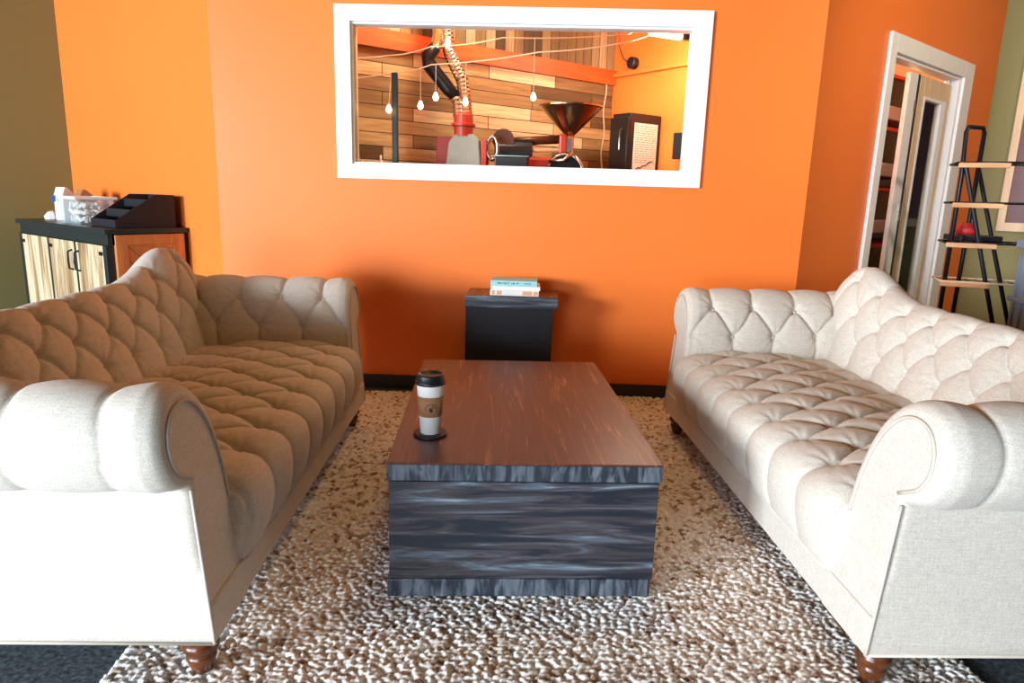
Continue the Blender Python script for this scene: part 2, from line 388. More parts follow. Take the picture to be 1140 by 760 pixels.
for ti, z in enumerate(tiers):
    for k in range(4):
        t = thing('storage_bin', 'black storage bin with red lid, %s on the %s grey shelf' % (sides[k], names[ti]), 'bin', loc_r(1.3+0.07+0.41*k, 0.545, z+0.02), A_R, 'red lidded storage bins on the grey shelving')
        hh = 0.22 + 0.02*((k+ti) % 3)
        bm = bmesh.new(); v = box(bm, 0, 0.37, 0, 0.38, 0, hh)
        for q in v[:4]: q.co.x = 0.185+(q.co.x-0.185)*0.88; q.co.y = 0.19+(q.co.y-0.19)*0.9
        obj('bin_body', bm, 'black', t, bevel=0.008)
        bm = bmesh.new(); box(bm, -0.008, 0.378, -0.008, 0.388, hh, hh+0.03)
        obj('lid', bm, 'red_lid', t, bevel=0.006)

# roasting room behind the window
BP = Vector((0.531, 6.002, 0)); A_P = math.radians(38.65); A_O = math.radians(-51.2)
struct('wall_roasting_planks', bx(-2.88, 0.0, 0, 0.08, 0, 2.22), 'planks', loc=BP, rotz=A_P)
struct('wall_roasting_upper_planks', bx(-2.88, 0.0, 0.0, 0.08, 2.22, 3.0), 'planks_v', loc=BP, rotz=A_P)
struct('trim_1', bx(-2.88, 0.0, -0.035, 0, 2.11, 2.225), 'beam', loc=BP, rotz=A_P)
struct('wall_roasting_orange', bx(0.0, 1.06, 0, 0.08, 0, 3.0), 'orange', loc=BP, rotz=A_O)
struct('trim_2', bx(0.0, 1.06, -0.03, 0, 2.17, 2.2), 'orange', loc=BP, rotz=A_O)
struct('wall_roasting_right', bx(1.2, 1.28, Y0+T, 5.22, 0, 3.0), 'orange')
struct('wall_roasting_left', bx(-1.80, -1.74, Y0+T, 4.26, 0, 3.0), 'planks')
struct('ceiling_roasting', prism([(-1.8, Y0+T), (1.28, Y0+T), (1.28, 5.25), (0.55, 6.1), (-1.8, 4.25)], 2, 3.0, 3.05), 'dark_ceiling')
# ------------------------------------------------------------------ point lights of the two back rooms
def point(name, loc, e, c, r=0.05, parent=None):
    l = bpy.data.lights.new(name, 'POINT'); l.energy = e; l.color = c; l.shadow_soft_size = r
    o = bpy.data.objects.new(name, l); COL.objects.link(o); o.location = loc
    if parent: o.parent = parent
    return o

# window on the right olive wall
w2 = bpy.data.objects.new('window_2', None); COL.objects.link(w2); w2['kind'] = 'structure'; w2.location = CR; w2.rotation_euler.z = A_R-PI/2
bm = bmesh.new()
wx0, wx1, wz0, wz1 = 0.19, 1.5, 1.03, 2.45
for a in ((wx0, wx0+0.055, wz0, wz1), (wx1-0.055, wx1, wz0, wz1), (wx0+0.055, wx1-0.055, wz0, wz0+0.07), (wx0+0.055, wx1-0.055, wz1-0.055, wz1)): box(bm, a[0], a[1], -0.03, 0, a[2], a[3])
obj('window_frame', bm, 'oak', w2, bevel=0.003)
obj('window_pane', bx(wx0+0.055, wx1-0.055, -0.012, 0.0, wz0+0.07, wz1-0.055), 'maroon', w2)

# dark wooden wall decoration on the olive wall at far left
t = thing('wall_decoration', 'dark brown wooden sticks hung on the olive wall at the far left', 'decoration', CL+Vector((-0.819*0, 0, 0)), A_L+PI/2)
for k, (a, b) in enumerate((((0.315, 1.905), (0.62, 2.42)), ((0.345, 1.895), (0.70, 2.36)))):
    obj('stick', tube([(a[0], -0.02, a[1]), (b[0], -0.02, b[1])], [0.013, 0.02], 6), 'brown_metal', t)

# ------------------------------------------------------------------ upholstery
def tuft(a, b, A2, B, a0, b0, nrows, amp, e=0.38, parity=0, fade=None, seed=0):
    """a along rows, b across. returns inward depth (>=0) and button list function"""
    P = (a-a0)/A2; Q = (b-b0)/B
    P = P + 0.05*np.sin(a*17+seed)+0.04*np.sin(b*29+a*11+seed*2); 
    Qw = Q + 0.05*np.sin(a*23+seed*3)
    Qc = np.clip(Qw, 0, nrows-1); Pp = P+parity
    p, q = (Pp+Qc)/2, (Pp-Qc)/2
    h = (np.abs(np.sin(PI*p))*np.abs(np.sin(PI*q)))**e
    c = np.minimum(np.abs(np.sin(PI*p)), np.abs(np.sin(PI*q)))
    depth = amp*(1-h) + 0.26*amp*np.exp(-(c/0.13)**2)
    if fade is not None:
        over = np.maximum(Qw-(nrows-1), 0); under = np.maximum(-Qw, 0)
        depth = depth*np.exp(-over*fade[1])*np.exp(-under*fade[0])
    pr, qr = np.round(p), np.round(q); Pb = pr+qr; Qb = pr-qr
    da = (Pp-Pb)*A2; db = (Qw-Qb)*B; r = np.hypot(da, db); ok = (Qb > -0.5) & (Qb < nrows-0.5)
    th = np.arctan2(db, da)
    depth = depth + np.where(ok, 0.7*amp*np.exp(-(r/0.022)**2) + 0.0022*np.sin(th*9+Pb*3+seed)*np.exp(-(r/0.075)**2)*np.minimum(1, r/0.02), 0)
    return depth
def grid_mesh(Pts, close_u=False):
    nu, nv = Pts.shape[:2]; verts = Pts.reshape(-1, 3)
    I = np.arange(nu*nv).reshape(nu, nv)
    A, B_, C_, D = I[:-1, :-1], I[1:, :-1], I[1:, 1:], I[:-1, 1:]
    return verts, np.stack([A, B_, C_, D], -1).reshape(-1, 4)
def np_obj(name, verts, faces, mat, parent, extra=None, smooth=True):
    F = [tuple(int(i) for i in f) for f in faces]+(extra or [])
    o = obj(name, ([tuple(map(float, v)) for v in verts], F), mat, parent)
    o.data.polygons.foreach_set('use_smooth', [smooth]*len(o.data.polygons)); 
    return o
def sweep_loop(prof_fn, S, us, wfun, flip=1):
    pass

LEN = 0.985
def make_sofa():
    root = thing('tufted_sofa', 'x', 'sofa', group='beige tufted sofas')
    st = 0.0065
    # --- seat: profile x,z from the front rail over the front edge and back
    prof, S = smoothpath([(-0.005, 0.205), (0.022, 0.27), (0.034, 0.35), (0.018, 0.415), (-0.04, 0.452), (-0.16, 0.462), (-0.40, 0.460), (-0.60, 0.448), (-0.76, 0.44)], st)
    us = np.concatenate([[-0.80, -0.798, -0.795, -0.79], np.linspace(-0.785, 0.785, 250), [0.79, 0.795, 0.798, 0.80]])
    U, SS = np.meshgrid(us, S, indexing='ij'); X = np.interp(SS, S, prof[:, 0]); Z = np.interp(SS, S, prof[:, 1])
    tx = np.gradient(prof[:, 0], S); tz = np.gradient(prof[:, 1], S); nx = np.interp(SS, S, tz); nz = -np.interp(SS, S, tx)
    sb = S[np.argmin(np.abs(prof[:, 0]+0.075)+(prof[:, 1] < 0.44)*9)]
    A2, B, b0, nr = 0.097, 0.142, sb, 5
    d = tuft(U, b0+(SS-b0)*1, A2, B, 0.0, b0, nr, 0.027, 0.36, fade=(0.25, 0.3), seed=1)
    edge = np.clip((SS-0.0)/0.03, 0, 1); d = d*edge
    puff = 0.012*np.sin(np.clip((SS-b0)/(B*4), 0, 1)*PI) + 0.010
    er = np.clip((np.abs(U)-0.75)/0.05, 0, 1); drop = 0.055*(1-np.sqrt(np.clip(1-er**2, 0, 1)))
    P3 = np.stack([X+nx*((puff-d)*edge-drop), U, Z+nz*((puff-d)*edge-drop)], -1)
    v, f = grid_mesh(P3)
    np_obj('seat', v, f, 'fabric', root)
    seat = root.children[-1] if False else [o for o in COL.objects if o.parent == root][-1]
    def buttons(par, fn, lst, r=0.012):
        for (p, n) in lst:
            n = Vector(n).normalized(); bm = lathe([(0.001, -0.008), (r*0.8, -0.006), (r, 0.0), (r*0.8, 0.005), (0.001, 0.007)], 10, cap=False)
            q = n.to_track_quat('Z', 'Y').to_matrix().to_4x4()
            for vv in bm.verts: vv.co = q @ vv.co + Vector(p)
            obj('button', bm, 'fabric', par, smooth=True)
    def btn_positions(a_list_fn, P3, Ag, Sg, nxg, nyz):
        pass
    def nearest(P3, Ag, Sg, a, s):
        i = np.unravel_index(np.argmin((Ag-a)**2+(Sg-s)**2), Ag.shape); return P3[i], i
    # invert the small wobble: find buttons as grid-local minima of the warped lattice
    def find_buttons(Ag, Sg, A2, B, a0, b0, nr, seed, amin, amax):
        P = (Ag-a0)/A2; Q = (Sg-b0)/B
        P = P+0.05*np.sin(Ag*17+seed)+0.04*np.sin(Sg*29+Ag*11+seed*2); Q = Q+0.05*np.sin(Ag*23+seed*3); out = []
        for j in range(nr):
            for i in range(-12, 13):
                if (i+j) % 2: continue
                k = np.unravel_index(np.argmin((P-i)**2+(Q-j)**2), Ag.shape)
                if (P[k]-i)**2+(Q[k]-j)**2 < 0.02 and amin < Ag[k] < amax: out.append(k)
        return out
    lst = []
    for k in find_buttons(U, SS, A2, B, 0.0, b0, nr, 1, -0.75, 0.75):
        if X[k] < -0.66: continue
        n = (nx[k], 0, nz[k]); lst.append((P3[k]+0.004*np.array(n), n))
    buttons(seat, None, lst)

    # --- back rest: closed profile, height varies along the length
    def ztop(u):
        a = np.abs(u)
        z = 0.772+0.118*np.exp(-((a-0.78)/0.225)**2)
        z = z-0.07*np.clip((a-0.82)/0.16, 0, 1)**1.5
        return z
    prof, S = smoothpath([(-0.70, 0.36), (-0.715, 0.45), (-0.745, 0.56), (-0.785, 0.68), (-0.82, 0.755), (-0.865, 0.797), (-0.915, 0.800), (-0.965, 0.765), (-0.985, 0.70), (-0.980, 0.55), (-0.975, 0.40), (-0.972, 0.20)], st)
    us = np.linspace(-0.985, 0.985, 300)
    U, SS = np.meshgrid(us, S, indexing='ij'); X = np.interp(SS, S, prof[:, 0]); Z = np.interp(SS, S, prof[:, 1])
    tx = np.gradient(prof[:, 0], S); tz = np.gradient(prof[:, 1], S); nx = np.interp(SS, S, tz); nz = -np.interp(SS, S, tx)
    k = np.where(Z > 0.45, (ztop(U)-0.45)/(0.80-0.45), 1.0); Zs = np.where(Z > 0.45, 0.45+(Z-0.45)*k, Z)
    # the ends round off
    a = np.abs(U); rnd = np.clip((a-0.93)/0.055, 0, 1); shr = 1-np.sqrt(np.clip(1-rnd**2, 0, 1))
    xc = -0.86
    X2 = X+(xc-X)*shr*0.75; Zs = Zs - shr*0.05*(Zs > 0.5)
    B, b0, nr, A2 = 0.125, 0.185, 3, 0.0985
    d = tuft(U, SS, A2, B, 0.0, b0, nr, 0.027, 0.34, parity=0, fade=(0.15, 1.3), seed=4)
    w = np.clip((0.60-(SS-0.0))/0.12, 0, 1); d = d*w
    P3 = np.stack([X2+nx*(0.012*w-d), U, Zs+nz*(0.012*w-d)], -1)
    v, f = grid_mesh(P3); nu, nv = P3.shape[:2]
    ex = [tuple(range(nv)), tuple((nu-1)*nv+i for i in range(nv-1, -1, -1))]
    back = np_obj('backrest', v, f, 'fabric', root, ex)
    lst = []
    for kk in find_buttons(U, SS, A2, B, 0.0, b0, nr, 4, -0.80, 0.80):
        n = (nx[kk], 0, nz[kk]); lst.append((P3[kk]+0.004*np.array(n), n))
    buttons(back, None, lst)

    # --- arms
    for sgn in (-1, 1):
        prof, S = smoothpath([(-0.225, 0.20), (-0.222, 0.34), (-0.215, 0.44), (-0.200, 0.53), (-0.172, 0.612), (-0.128, 0.683), (-0.068, 0.731), (0.0, 0.744), (0.060, 0.723), (0.096, 0.670), (0.099, 0.606), (0.071, 0.552), (0.028, 0.522), (0.002, 0.512)], st)
        # outer panel is flat
        n2 = 14; pp = np.stack([np.full(n2, 0.0), np.linspace(0.500, 0.112, n2)], 1); pp = np.vstack([pp, [[-0.225, 0.112]]])
        nroll = len(S); prof2 = np.vstack([prof, pp]); S2 = np.concatenate([S, S[-1]+np.linspace(0.01, 0.44, n2), [S[-1]+0.66]])
        xs = np.concatenate([-np.array([0.0, 0.0015, 0.004, 0.008, 0.013, 0.019, 0.026]), -np.linspace(0.034, 0.86, 126)])
        XX, SS = np.meshgrid(xs, S2, indexing='ij'); V = np.interp(SS, S2, prof2[:, 0]); Z = np.interp(SS, S2, prof2[:, 1])
        tv = np.gradient(prof2[:, 0], S2); tz2 = np.gradient(prof2[:, 1], S2); nv_ = -np.interp(SS, S2, tz2); nz_ = np.interp(SS, S2, tv)
        s_rows0 = S[np.argmin(np.abs(prof[:, 1]-0.545)+(prof[:, 0] > -0.1)*9)]
        A2, B, nr = 0.102, 0.142, 2
        roll = (SS <= S[-1])
        d = tuft(-XX, SS, A2, B, 0.125+A2, s_rows0, nr, 0.022, 0.34, parity=0, fade=(0.4, 0.42), seed=2+sgn)
        d = d*np.clip((S[-1]-SS)/0.02, 0, 1)*np.clip((-XX-0.0)/0.06, 0, 1)
        puff = 0.012*np.clip((S[-1]-SS)/0.05, 0, 1)*np.clip(-XX/0.05, 0, 1)
        # scroll front leans back a little and its edge is rounded
        lean = -0.075*(Z-0.11)
        e = np.clip(1+XX/0.026, 0, 1); shr = 0.020*(1-np.sqrt(np.clip(1-e**2, 0, 1)))*(Z > 0.30)
        V2 = V+nv_*(puff-d)-nv_*shr; Z2 = Z+nz_*(puff-d)-nz_*shr
        P3 = np.stack([XX+lean, sgn*(LEN+V2), Z2], -1)
        v, f = grid_mesh(P3); nu, nv = P3.shape[:2]
        # close the loop (bottom) and cap front/back with fans
        I = np.arange(nu*nv).reshape(nu, nv)
        ex = [(int(I[i, -1]), int(I[i+1, -1]), int(I[i+1, 0]), int(I[i, 0])) for i in range(nu-1)]
        v = np.vstack([v, P3[0], P3[-1]])          # separate cap vertices keep the edge crisp
        for row, off in ((0, nu*nv), (-1, nu*nv+nv)):
            for t3 in tessellate_polygon([[Vector((float(P3[row, j, 1])*sgn, float(P3[row, j, 2]), 0)) for j in range(nv)]]):
                t3 = tuple(off+q for q in t3)
                a_, b_, c_ = [v[q] for q in t3]
                if (np.cross(b_-a_, c_-a_)[0] > 0) != (row == 0): t3 = t3[::-1]
                ex.append(t3)
        if sgn > 0: f = f[:, ::-1]; ex = [t if len(t) == 3 else t[::-1] for t in ex]
        arm = np_obj('armrest', v, f, 'fabric', root, ex)
        lst = []
        for kk in find_buttons(-XX, SS, A2, B, 0.125+A2, s_rows0, nr, 2+sgn, 0.05, 0.80):
            n = (0, sgn*nv_[kk], nz_[kk]); lst.append((P3[kk]+0.004*np.array(n), n))
        buttons(arm, None, lst)
        # scroll facing panel (slightly proud) with piping
        inset = []
        for (vv, zz), nn in zip(prof2[:-1], np.stack([nv_[0], nz_[0]], 1)[:-1]):
            inset.append((vv-nn[0]*0.030, zz-nn[1]*0.030))
        inset = [(p[0], p[1]) for p in inset[10:-2:2]]
        # only the part of the outline above the rail
        path = [(-0.075*(zz-0.11)+0.002, sgn*(LEN+vv), zz) for vv, zz in inset if zz > 0.40 and vv < 0.2]
        i0 = int(len(path)*0.02); roll_path = [p for p in path[:] if not (p[2] < 0.515 and abs(p[1]) > LEN-0.06)]
        obj('piping', tube(roll_path, 0.0045, 6), 'piping', arm, smooth=True)
        # vertical piping on the panel's front corner and along its foot
        pv = [(-0.075*(z-0.11)+0.001, sgn*(LEN+0.001), z) for z in np.linspace(0.508, 0.114, 12)]
        obj('piping', tube(pv, 0.0045, 6), 'piping', arm, smooth=True)
        ph = [(x, sgn*(LEN+0.001), 0.114) for x in (0.0, -0.5, -0.975)]
        obj('piping', tube(ph, 0.0045, 6), 'piping', arm, smooth=True)
    # --- rail and outside
    bm = bmesh.new(); box(bm, -0.975, -0.001, -LEN+0.001, LEN-0.001, 0.112, 0.215)
    obj('base_rail', bm, 'fabric', root, bevel=0.006)
    for sgn in (-1, 1): obj('rear_corner_panel', bx(-0.978, -0.80, *sorted((sgn*LEN, sgn*(LEN-0.10))), 0.112, 0.56), 'fabric', root, bevel=0.01)
    obj('piping', tube([(0.0, u, 0.212) for u in (-0.76, 0.0, 0.76)], 0.004, 6), 'piping', root, smooth=True)
    lp = [(r_*1.36, z_) for r_, z_ in [(0.034, 0.115), (0.036, 0.100), (0.030, 0.094), (0.024, 0.090), (0.031, 0.080), (0.033, 0.068), (0.028, 0.058), (0.021, 0.052), (0.026, 0.046), (0.027, 0.040), (0.022, 0.020), (0.017, 0.0)]]
    for x in (-0.06, -0.90):
        for u in (-LEN+0.06, LEN-0.06):
            bm = lathe(lp[::-1], 20, center=(x, u, 0)); obj('leg', bm, 'leg_wood', root, smooth=True)
    return root

def copy_tree(o, parent=None):
    c = o.copy(); COL.objects.link(c)
    if parent: c.parent = parent
    for ch in [x for x in COL.objects if x.parent == o]: copy_tree(ch, c)
    return c
SA = math.radians(4.4)
sofa = make_sofa()
sofa['label'] = 'beige button-tufted sofa at the left, its back toward the wooden cabinet'
sofa.location = (-0.824, 2.388, 0.0155); sofa.rotation_euler.z = SA
sofa2 = copy_tree(sofa)
sofa2['label'] = 'beige button-tufted sofa at the right, its back toward the glazed folding door'
sofa2.location = (0.747, 2.48, 0.0155); sofa2.rotation_euler.z = SA+PI

# ------------------------------------------------------------------ rug (loops are part of one woven surface)
def make_rug():
    W0, W1, L0, L1 = -1.10, 1.13, -0.45, 2.62
    dx = 0.0055; nx_, ny_ = int((W1-W0)/dx), int((L1-L0)/dx)
    x = np.linspace(W0, W1, nx_); y = np.linspace(L0, L1, ny_); X, Y = np.meshgrid(x, y, indexing='ij')
    cw, ch = 0.0215, 0.014
    GX = int((W1-W0)/cw)+6; GY = int((L1-L0)/ch)+6
    jx = rng.uniform(-0.38, 0.38, (GX, GY)); jy = rng.uniform(-0.3, 0.3, (GX, GY)); tone = rng.random((GX, GY)); big = rng.uniform(0.75, 1.15, (GX, GY)); ori = rng.uniform(-0.7, 0.7, (GX, GY))
    best = np.full(X.shape, 1e9); T_ = np.zeros(X.shape)
    gx = np.floor((X-W0)/cw).astype(int)+2; gy = np.floor((Y-L0)/ch).astype(int)+2
    for a in (-1, 0, 1):
        for b in (-1, 0, 1):
            i, j = gx+a, gy+b
            cx = W0+(i-2+0.5+jx[i, j]+0.5*(j % 2))*cw; cy = L0+(j-2+0.5+jy[i, j])*ch
            du, dv = X-cx, Y-cy; co, si = np.cos(ori[i, j]), np.sin(ori[i, j])
            d2 = (((du*co+dv*si)/0.0128)**2+((-du*si+dv*co)/0.0084)**2)/big[i, j]
            m = d2 < best; best = np.where(m, d2, best); T_ = np.where(m, tone[i, j], T_)
    H = 0.0145*np.sqrt(np.clip(1-best, 0, 1))+0.0005+0.001*T_
    edge = np.minimum(np.minimum(X-W0, W1-X), np.minimum(Y-L0, L1-Y)); H = np.where(edge < 0.004, 0.001, H)
    v, f = grid_mesh(np.stack([X, Y, H], -1))
    me = bpy.data.meshes.new('rug'); n = len(v)
    me.vertices.add(n); me.vertices.foreach_set('co', v.astype(np.float32).ravel())
    nf = len(f); me.loops.add(nf*4); me.loops.foreach_set('vertex_index', f.astype(np.int32).ravel())
    me.polygons.add(nf); me.polygons.foreach_set('loop_start', np.arange(0, nf*4, 4, dtype=np.int32)); me.polygons.foreach_set('loop_total', np.full(nf, 4, dtype=np.int32))
    me.update(calc_edges=True); me.polygons.foreach_set('use_smooth', [True]*nf)
    ca = me.color_attributes.new('loop_tone', 'FLOAT_COLOR', 'POINT'); c = np.ones((n, 4), np.float32); c[:, :3] = T_.reshape(-1, 1); ca.data.foreach_set('color', c.ravel())
    me.materials.append(M_['rug']); o = bpy.data.objects.new('area_rug', me); COL.objects.link(o)
    o.location = (0.06, 1.40, 0); o.rotation_euler.z = SA
    tag(o, 'cream and brown looped wool rug under the coffee table and sofas', 'rug')
    return o
make_rug()

# ------------------------------------------------------------------ coffee table
TA = 0.0897; TO = Vector((-0.4232, 1.8106, 0.0155))
def tw(x, y, z): return TO + Vector((x*math.cos(TA)-y*math.sin(TA), x*math.sin(TA)+y*math.cos(TA), z))
ct = thing('coffee_table', 'dark weathered wooden block coffee table standing on the rug', 'table', TO, TA)
H = 0.4419-0.0155
obj('table_top', bx(0.0, 0.803, 0, 1.2496, H-0.006, H), 'table_top', ct, bevel=0.002)
bm = bmesh.new(); box(bm, 0.0, 0.803, 0, 1.2496, H-0.056, H-0.006); obj('top_edge', bm, 'table_edge', ct, bevel=0.003)
obj('table_body', bx(0.004, 0.797, 0.006, 1.243, 0.055, H-0.060), 'table_front', ct, bevel=0.002)
bm = bmesh.new(); box(bm, -0.002, 0.790, 0.0, 1.2496, 0.0, 0.057); obj('plinth', bm, 'table_edge', ct, bevel=0.003)

# cup and coaster
cx, cy = -0.338, 2.058; TZ = 0.4419
obj_c = obj('coaster', lathe([(0.052, 0), (0.054, 0.002), (0.054, 0.007), (0.051, 0.009)], 40, center=(0, 0, 0)), 'coaster', loc=(cx, cy, TZ), smooth=False, bevel=0)
tag(obj_c, 'round black coaster under the paper coffee cup', 'coaster')
cup = thing('coffee_cup', 'white paper coffee cup with brown sleeve and black lid', 'cup', (cx, cy, TZ+0.009))
obj('cup_body', lathe([(0.029, 0.004), (0.030, 0.0), (0.0315, 0.0), (0.0435, 0.163), (0.0435, 0.166)], 40), 'cup_white', cup, smooth=True)
sl = obj('sleeve', lathe([(0.0352, 0.058), (0.0362, 0.058), (0.0422, 0.124), (0.0410, 0.124)], 40, cap=False), 'sleeve', cup, smooth=True)
obj('lid', lathe([(0.046, 0.160), (0.0485, 0.162), (0.0485, 0.169), (0.0455, 0.172), (0.0425, 0.188), (0.0405, 0.193), (0.038, 0.193), (0.036, 0.187), (0.002, 0.186)], 40), 'black', cup, smooth=True)
# printed mark on the sleeve: ring of little letters round a bird-like figure
def on_sleeve(a, z, lift=0.0006):
    r = 0.0362+(z-0.058)/0.066*0.006+lift; th = math.radians(-78)+a/0.039
    return Vector((r*math.cos(th), r*math.sin(th), z))
bm = bmesh.new()
def flat(bm, pts):
    vv = [bm.verts.new(on_sleeve(*p)) for p in pts]; ww = [bm.verts.new(on_sleeve(p[0], p[1], -0.0003)) for p in pts]
    bm.faces.new(vv); n = len(vv)
    for i in range(n): bm.faces.new((vv[i], ww[i], ww[(i+1) % n], vv[(i+1) % n]))
mz = 0.085
for k in range(17):
    a = math.radians(-20+k*220/16.0); a0_, a1_ = a-0.05, a+0.05
    r0, r1 = 0.0165, 0.0195 + 0.0008*((k*7) % 3)
    flat(bm, [(r0*math.cos(a0_), mz+r0*math.sin(a0_)), (r1*math.cos(a0_), mz+r1*math.sin(a0_)), (r1*math.cos(a1_), mz+r1*math.sin(a1_)), (r0*math.cos(a1_), mz+r0*math.sin(a1_))])
for k in range(22):
    a0_ = math.radians(-10+k*200/22.0); a1_ = math.radians(-10+(k+0.7)*200/22.0); r0, r1 = 0.0140, 0.0147
    flat(bm, [(r0*math.cos(a0_), mz+r0*math.sin(a0_)), (r1*math.cos(a0_), mz+r1*math.sin(a0_)), (r1*math.cos(a1_), mz+r1*math.sin(a1_)), (r0*math.cos(a1_), mz+r0*math.sin(a1_))])
flat(bm, [(-0.006, mz-0.002), (-0.003, mz-0.008), (0.004, mz-0.009), (0.006, mz-0.003), (0.002, mz+0.002), (-0.001, mz+0.006), (-0.005, mz+0.005)])
flat(bm, [(0.001, mz+0.006), (0.004, mz+0.004), (0.008, mz+0.008), (0.004, mz+0.010)])
flat(bm, [(-0.008, mz-0.010), (0.009, mz-0.010), (0.009, mz-0.011), (-0.008, mz-0.011)])
obj('printed_mark', bm, 'ink', sl)

# ------------------------------------------------------------------ pedestal side table with books
PX0, PX1, PY0, PY1, PZ = -0.421, 0.096, 3.72, 4.0, 0.651
pt = thing('side_table', 'small black pedestal table with greyish top against the orange wall', 'table', ((PX0+PX1)/2, (PY0+PY1)/2, 0.0155))
hw, hd = (PX1-PX0)/2, (PY1-PY0)/2
obj('table_top', bx(-hw, hw, -hd, hd, PZ-0.0815, PZ-0.0155), 'table_front', pt, bevel=0.003)
obj('top_surface', bx(-hw+0.002, hw-0.002, -hd+0.002, hd-0.002, PZ-0.0155, PZ-0.0125), 'table_top', pt)
obj('pedestal', bx(-hw+0.004, hw-0.028, -hd+0.006, hd-0.01, 0.0, PZ-0.0815), 'pedestal', pt, bevel=0.003)
bz = PZ+0.003
def book(x0, x1, y0, y1, z0, h, cover, label, rot=0.0):
    t = thing('book', label, 'book', ((x0+x1)/2, (y0+y1)/2, z0), rot, 'books stacked on the small side table')
    w, d = (x1-x0)/2, (y1-y0)/2; c = 0.002
    bm = bmesh.new(); box(bm, -w, w, -d, d, 0, c); box(bm, -w, w, -d, d, h-c, h); box(bm, -w, w, -d, -d+c, c, h-c)
    cv = obj('cover', bm, cover, t, bevel=0.0008)
    obj('pages', bx(-w+0.004, w-0.004, -d+c, d-0.004, c, h-c), 'paper', t)
    return t, cv, w, d, h
t1, cv, w, d, h = book(-0.284, -0.013, 3.74, 3.93, bz, 0.030, 'paper', 'bottom book of the stack, white spine with peach patches')
bm = bmesh.new()
for a, b in ((-0.92, -0.80), (-0.72, -0.52), (0.34, 0.72), (0.78, 0.96)): box(bm, w*a, w*b, -d-0.0006, -d, 0.004, h-0.004)
obj('spine_patch', bm, 'peach', cv)
t2, cv, w, d, h = book(-0.281, -0.008, 3.745, 3.93, bz+0.030, 0.022, 'cup_white', 'middle book of the stack with a plain white spine', 0.02)
t3, cv, w, d, h = book(-0.281, -0.022, 3.75, 3.925, bz+0.052, 0.030, 'teal', 'top book of the stack, pale teal spine with dark lettering', -0.015)
bm = bmesh.new(); random.seed(3)
xx = -w*0.7
while xx < w*0.75:      # a row of small spine characters
    ww = random.uniform(0.004, 0.009); 
    if random.random() < 0.82:
        box(bm, xx, xx+0.0018, -d-0.0006, -d, 0.010, 0.020)
        box(bm, xx+0.0018, xx+ww*0.8, -d-0.0006, -d, random.choice((0.010, 0.0145, 0.018)), random.choice((0.0165, 0.020)))
    xx += ww+0.002
obj('spine_lettering', bm, 'dark_green', cv)

# ------------------------------------------------------------------ cabinet at the left
nL = Vector((-0.574, -0.819, 0)); CO = FOLD_L + DL*0.385 + nL*0.49   # near right corner, local x along DL, local -y... 
# local frame: rot A_L: +x = DL, +y = nL (to the room). cabinet spans x 0..1.40, y -0.49..0
cb = thing('cabinet', 'wooden cabinet with whitewashed plank doors and black top at the left', 'cabinet', FOLD_L+DL*0.385+nL*0.012, A_L)
CW, CD, CH = 1.40, 0.475, 0.938
obj('worktop', bx(-0.02, CW+0.02, 0.0, CD+0.02, CH-0.03, CH), 'dark_green', cb, bevel=0.003)
bm = bmesh.new()
box(bm, 0, CW, 0.0, CD-0.03, 0.06, CH-0.09)                                 # carcass
obj('carcass', bm, 'dark_green', cb)
bm = bmesh.new(); box(bm, 0, CW, CD-0.03, CD, CH-0.095, CH-0.03); box(bm, 0, CW, CD-0.03, CD, 0.0, 0.10)
for x in (0, 0.45, 0.88, CW-0.045): box(bm, x-(0.012 if x in (0.45, 0.88) else 0), x+(0.012 if x in (0.45, 0.88) else 0.045), CD-0.03, CD+0.012, 0.10, CH-0.095)
box(bm, 0, 0.045, 0, 0.045, 0, CH-0.03); box(bm, CW-0.045, CW, 0, 0.045, 0, CH-0.03); box(bm, 0, CW, 0, 0.03, CH-0.095, CH-0.03)
obj('face_frame', bm, 'dark_green', cb, bevel=0.002)
for (a, b, hx) in ((0.048, 0.436, 0.40), (0.464, 0.866, 0.50), (0.894, 1.352, None)):
    bm = bmesh.new(); n = 5 if b-a < 0.42 else 6; dd = (b-a)/n
    for i in range(n): box(bm, a+i*dd+0.0015, a+(i+1)*dd-0.0015, CD-0.006, CD+0.010, 0.105, CH-0.10)
    dob = obj('door', bm, 'door_wood', cb, bevel=0.0015)
    if hx:
        obj('handle', tube([(hx, CD+0.010, 0.66), (hx, CD+0.035, 0.67), (hx, CD+0.038, 0.72), (hx, CD+0.035, 0.775), (hx, CD+0.010, 0.785)], 0.006, 6), 'black_metal', dob)
    for z in (0.2, 0.78):
        hxx = a+0.004 if hx == 0.40 else b-0.05
        obj('hinge', bx(hxx, hxx+0.045, CD+0.010, CD+0.015, z, z+0.022), 'black_metal', dob)
# wooden end panel with a chevron of boards
bm = bmesh.new(); box(bm, -0.012, 0, 0.05, CD-0.035, 0.08, CH-0.095)
obj('end_panel', bm, 'side_wood', cb)
bm = bmesh.new(); box(bm, -0.024, -0.012, 0.03, 0.095, 0.06, CH-0.035); box(bm, -0.024, -0.012, CD-0.105, CD-0.035, 0.06, CH-0.035)
box(bm, -0.024, -0.012, 0.095, CD-0.105, CH-0.095, CH-0.035); box(bm, -0.024, -0.012, 0.095, CD-0.105, 0.06, 0.14)
obj('end_frame', bm, 'side_wood', cb, bevel=0.002)
bm = bmesh.new()
for i in range(-6, 12):
    z0_ = 0.14+i*0.085; a, b = 0.096, CD-0.106
    q = [(a, z0_), (b, z0_+(b-a)), (b, z0_+(b-a)+0.078), (a, z0_+0.078)]
    q = [(yy, min(max(zz, 0.14), CH-0.096)) for yy, zz in q]
    if abs(q[0][1]-q[3][1]) + abs(q[1][1]-q[2][1]) > 0.01: prism(q, 0, -0.019, -0.012, bm)
obj('chevron_board', bm, 'side_wood', cb)

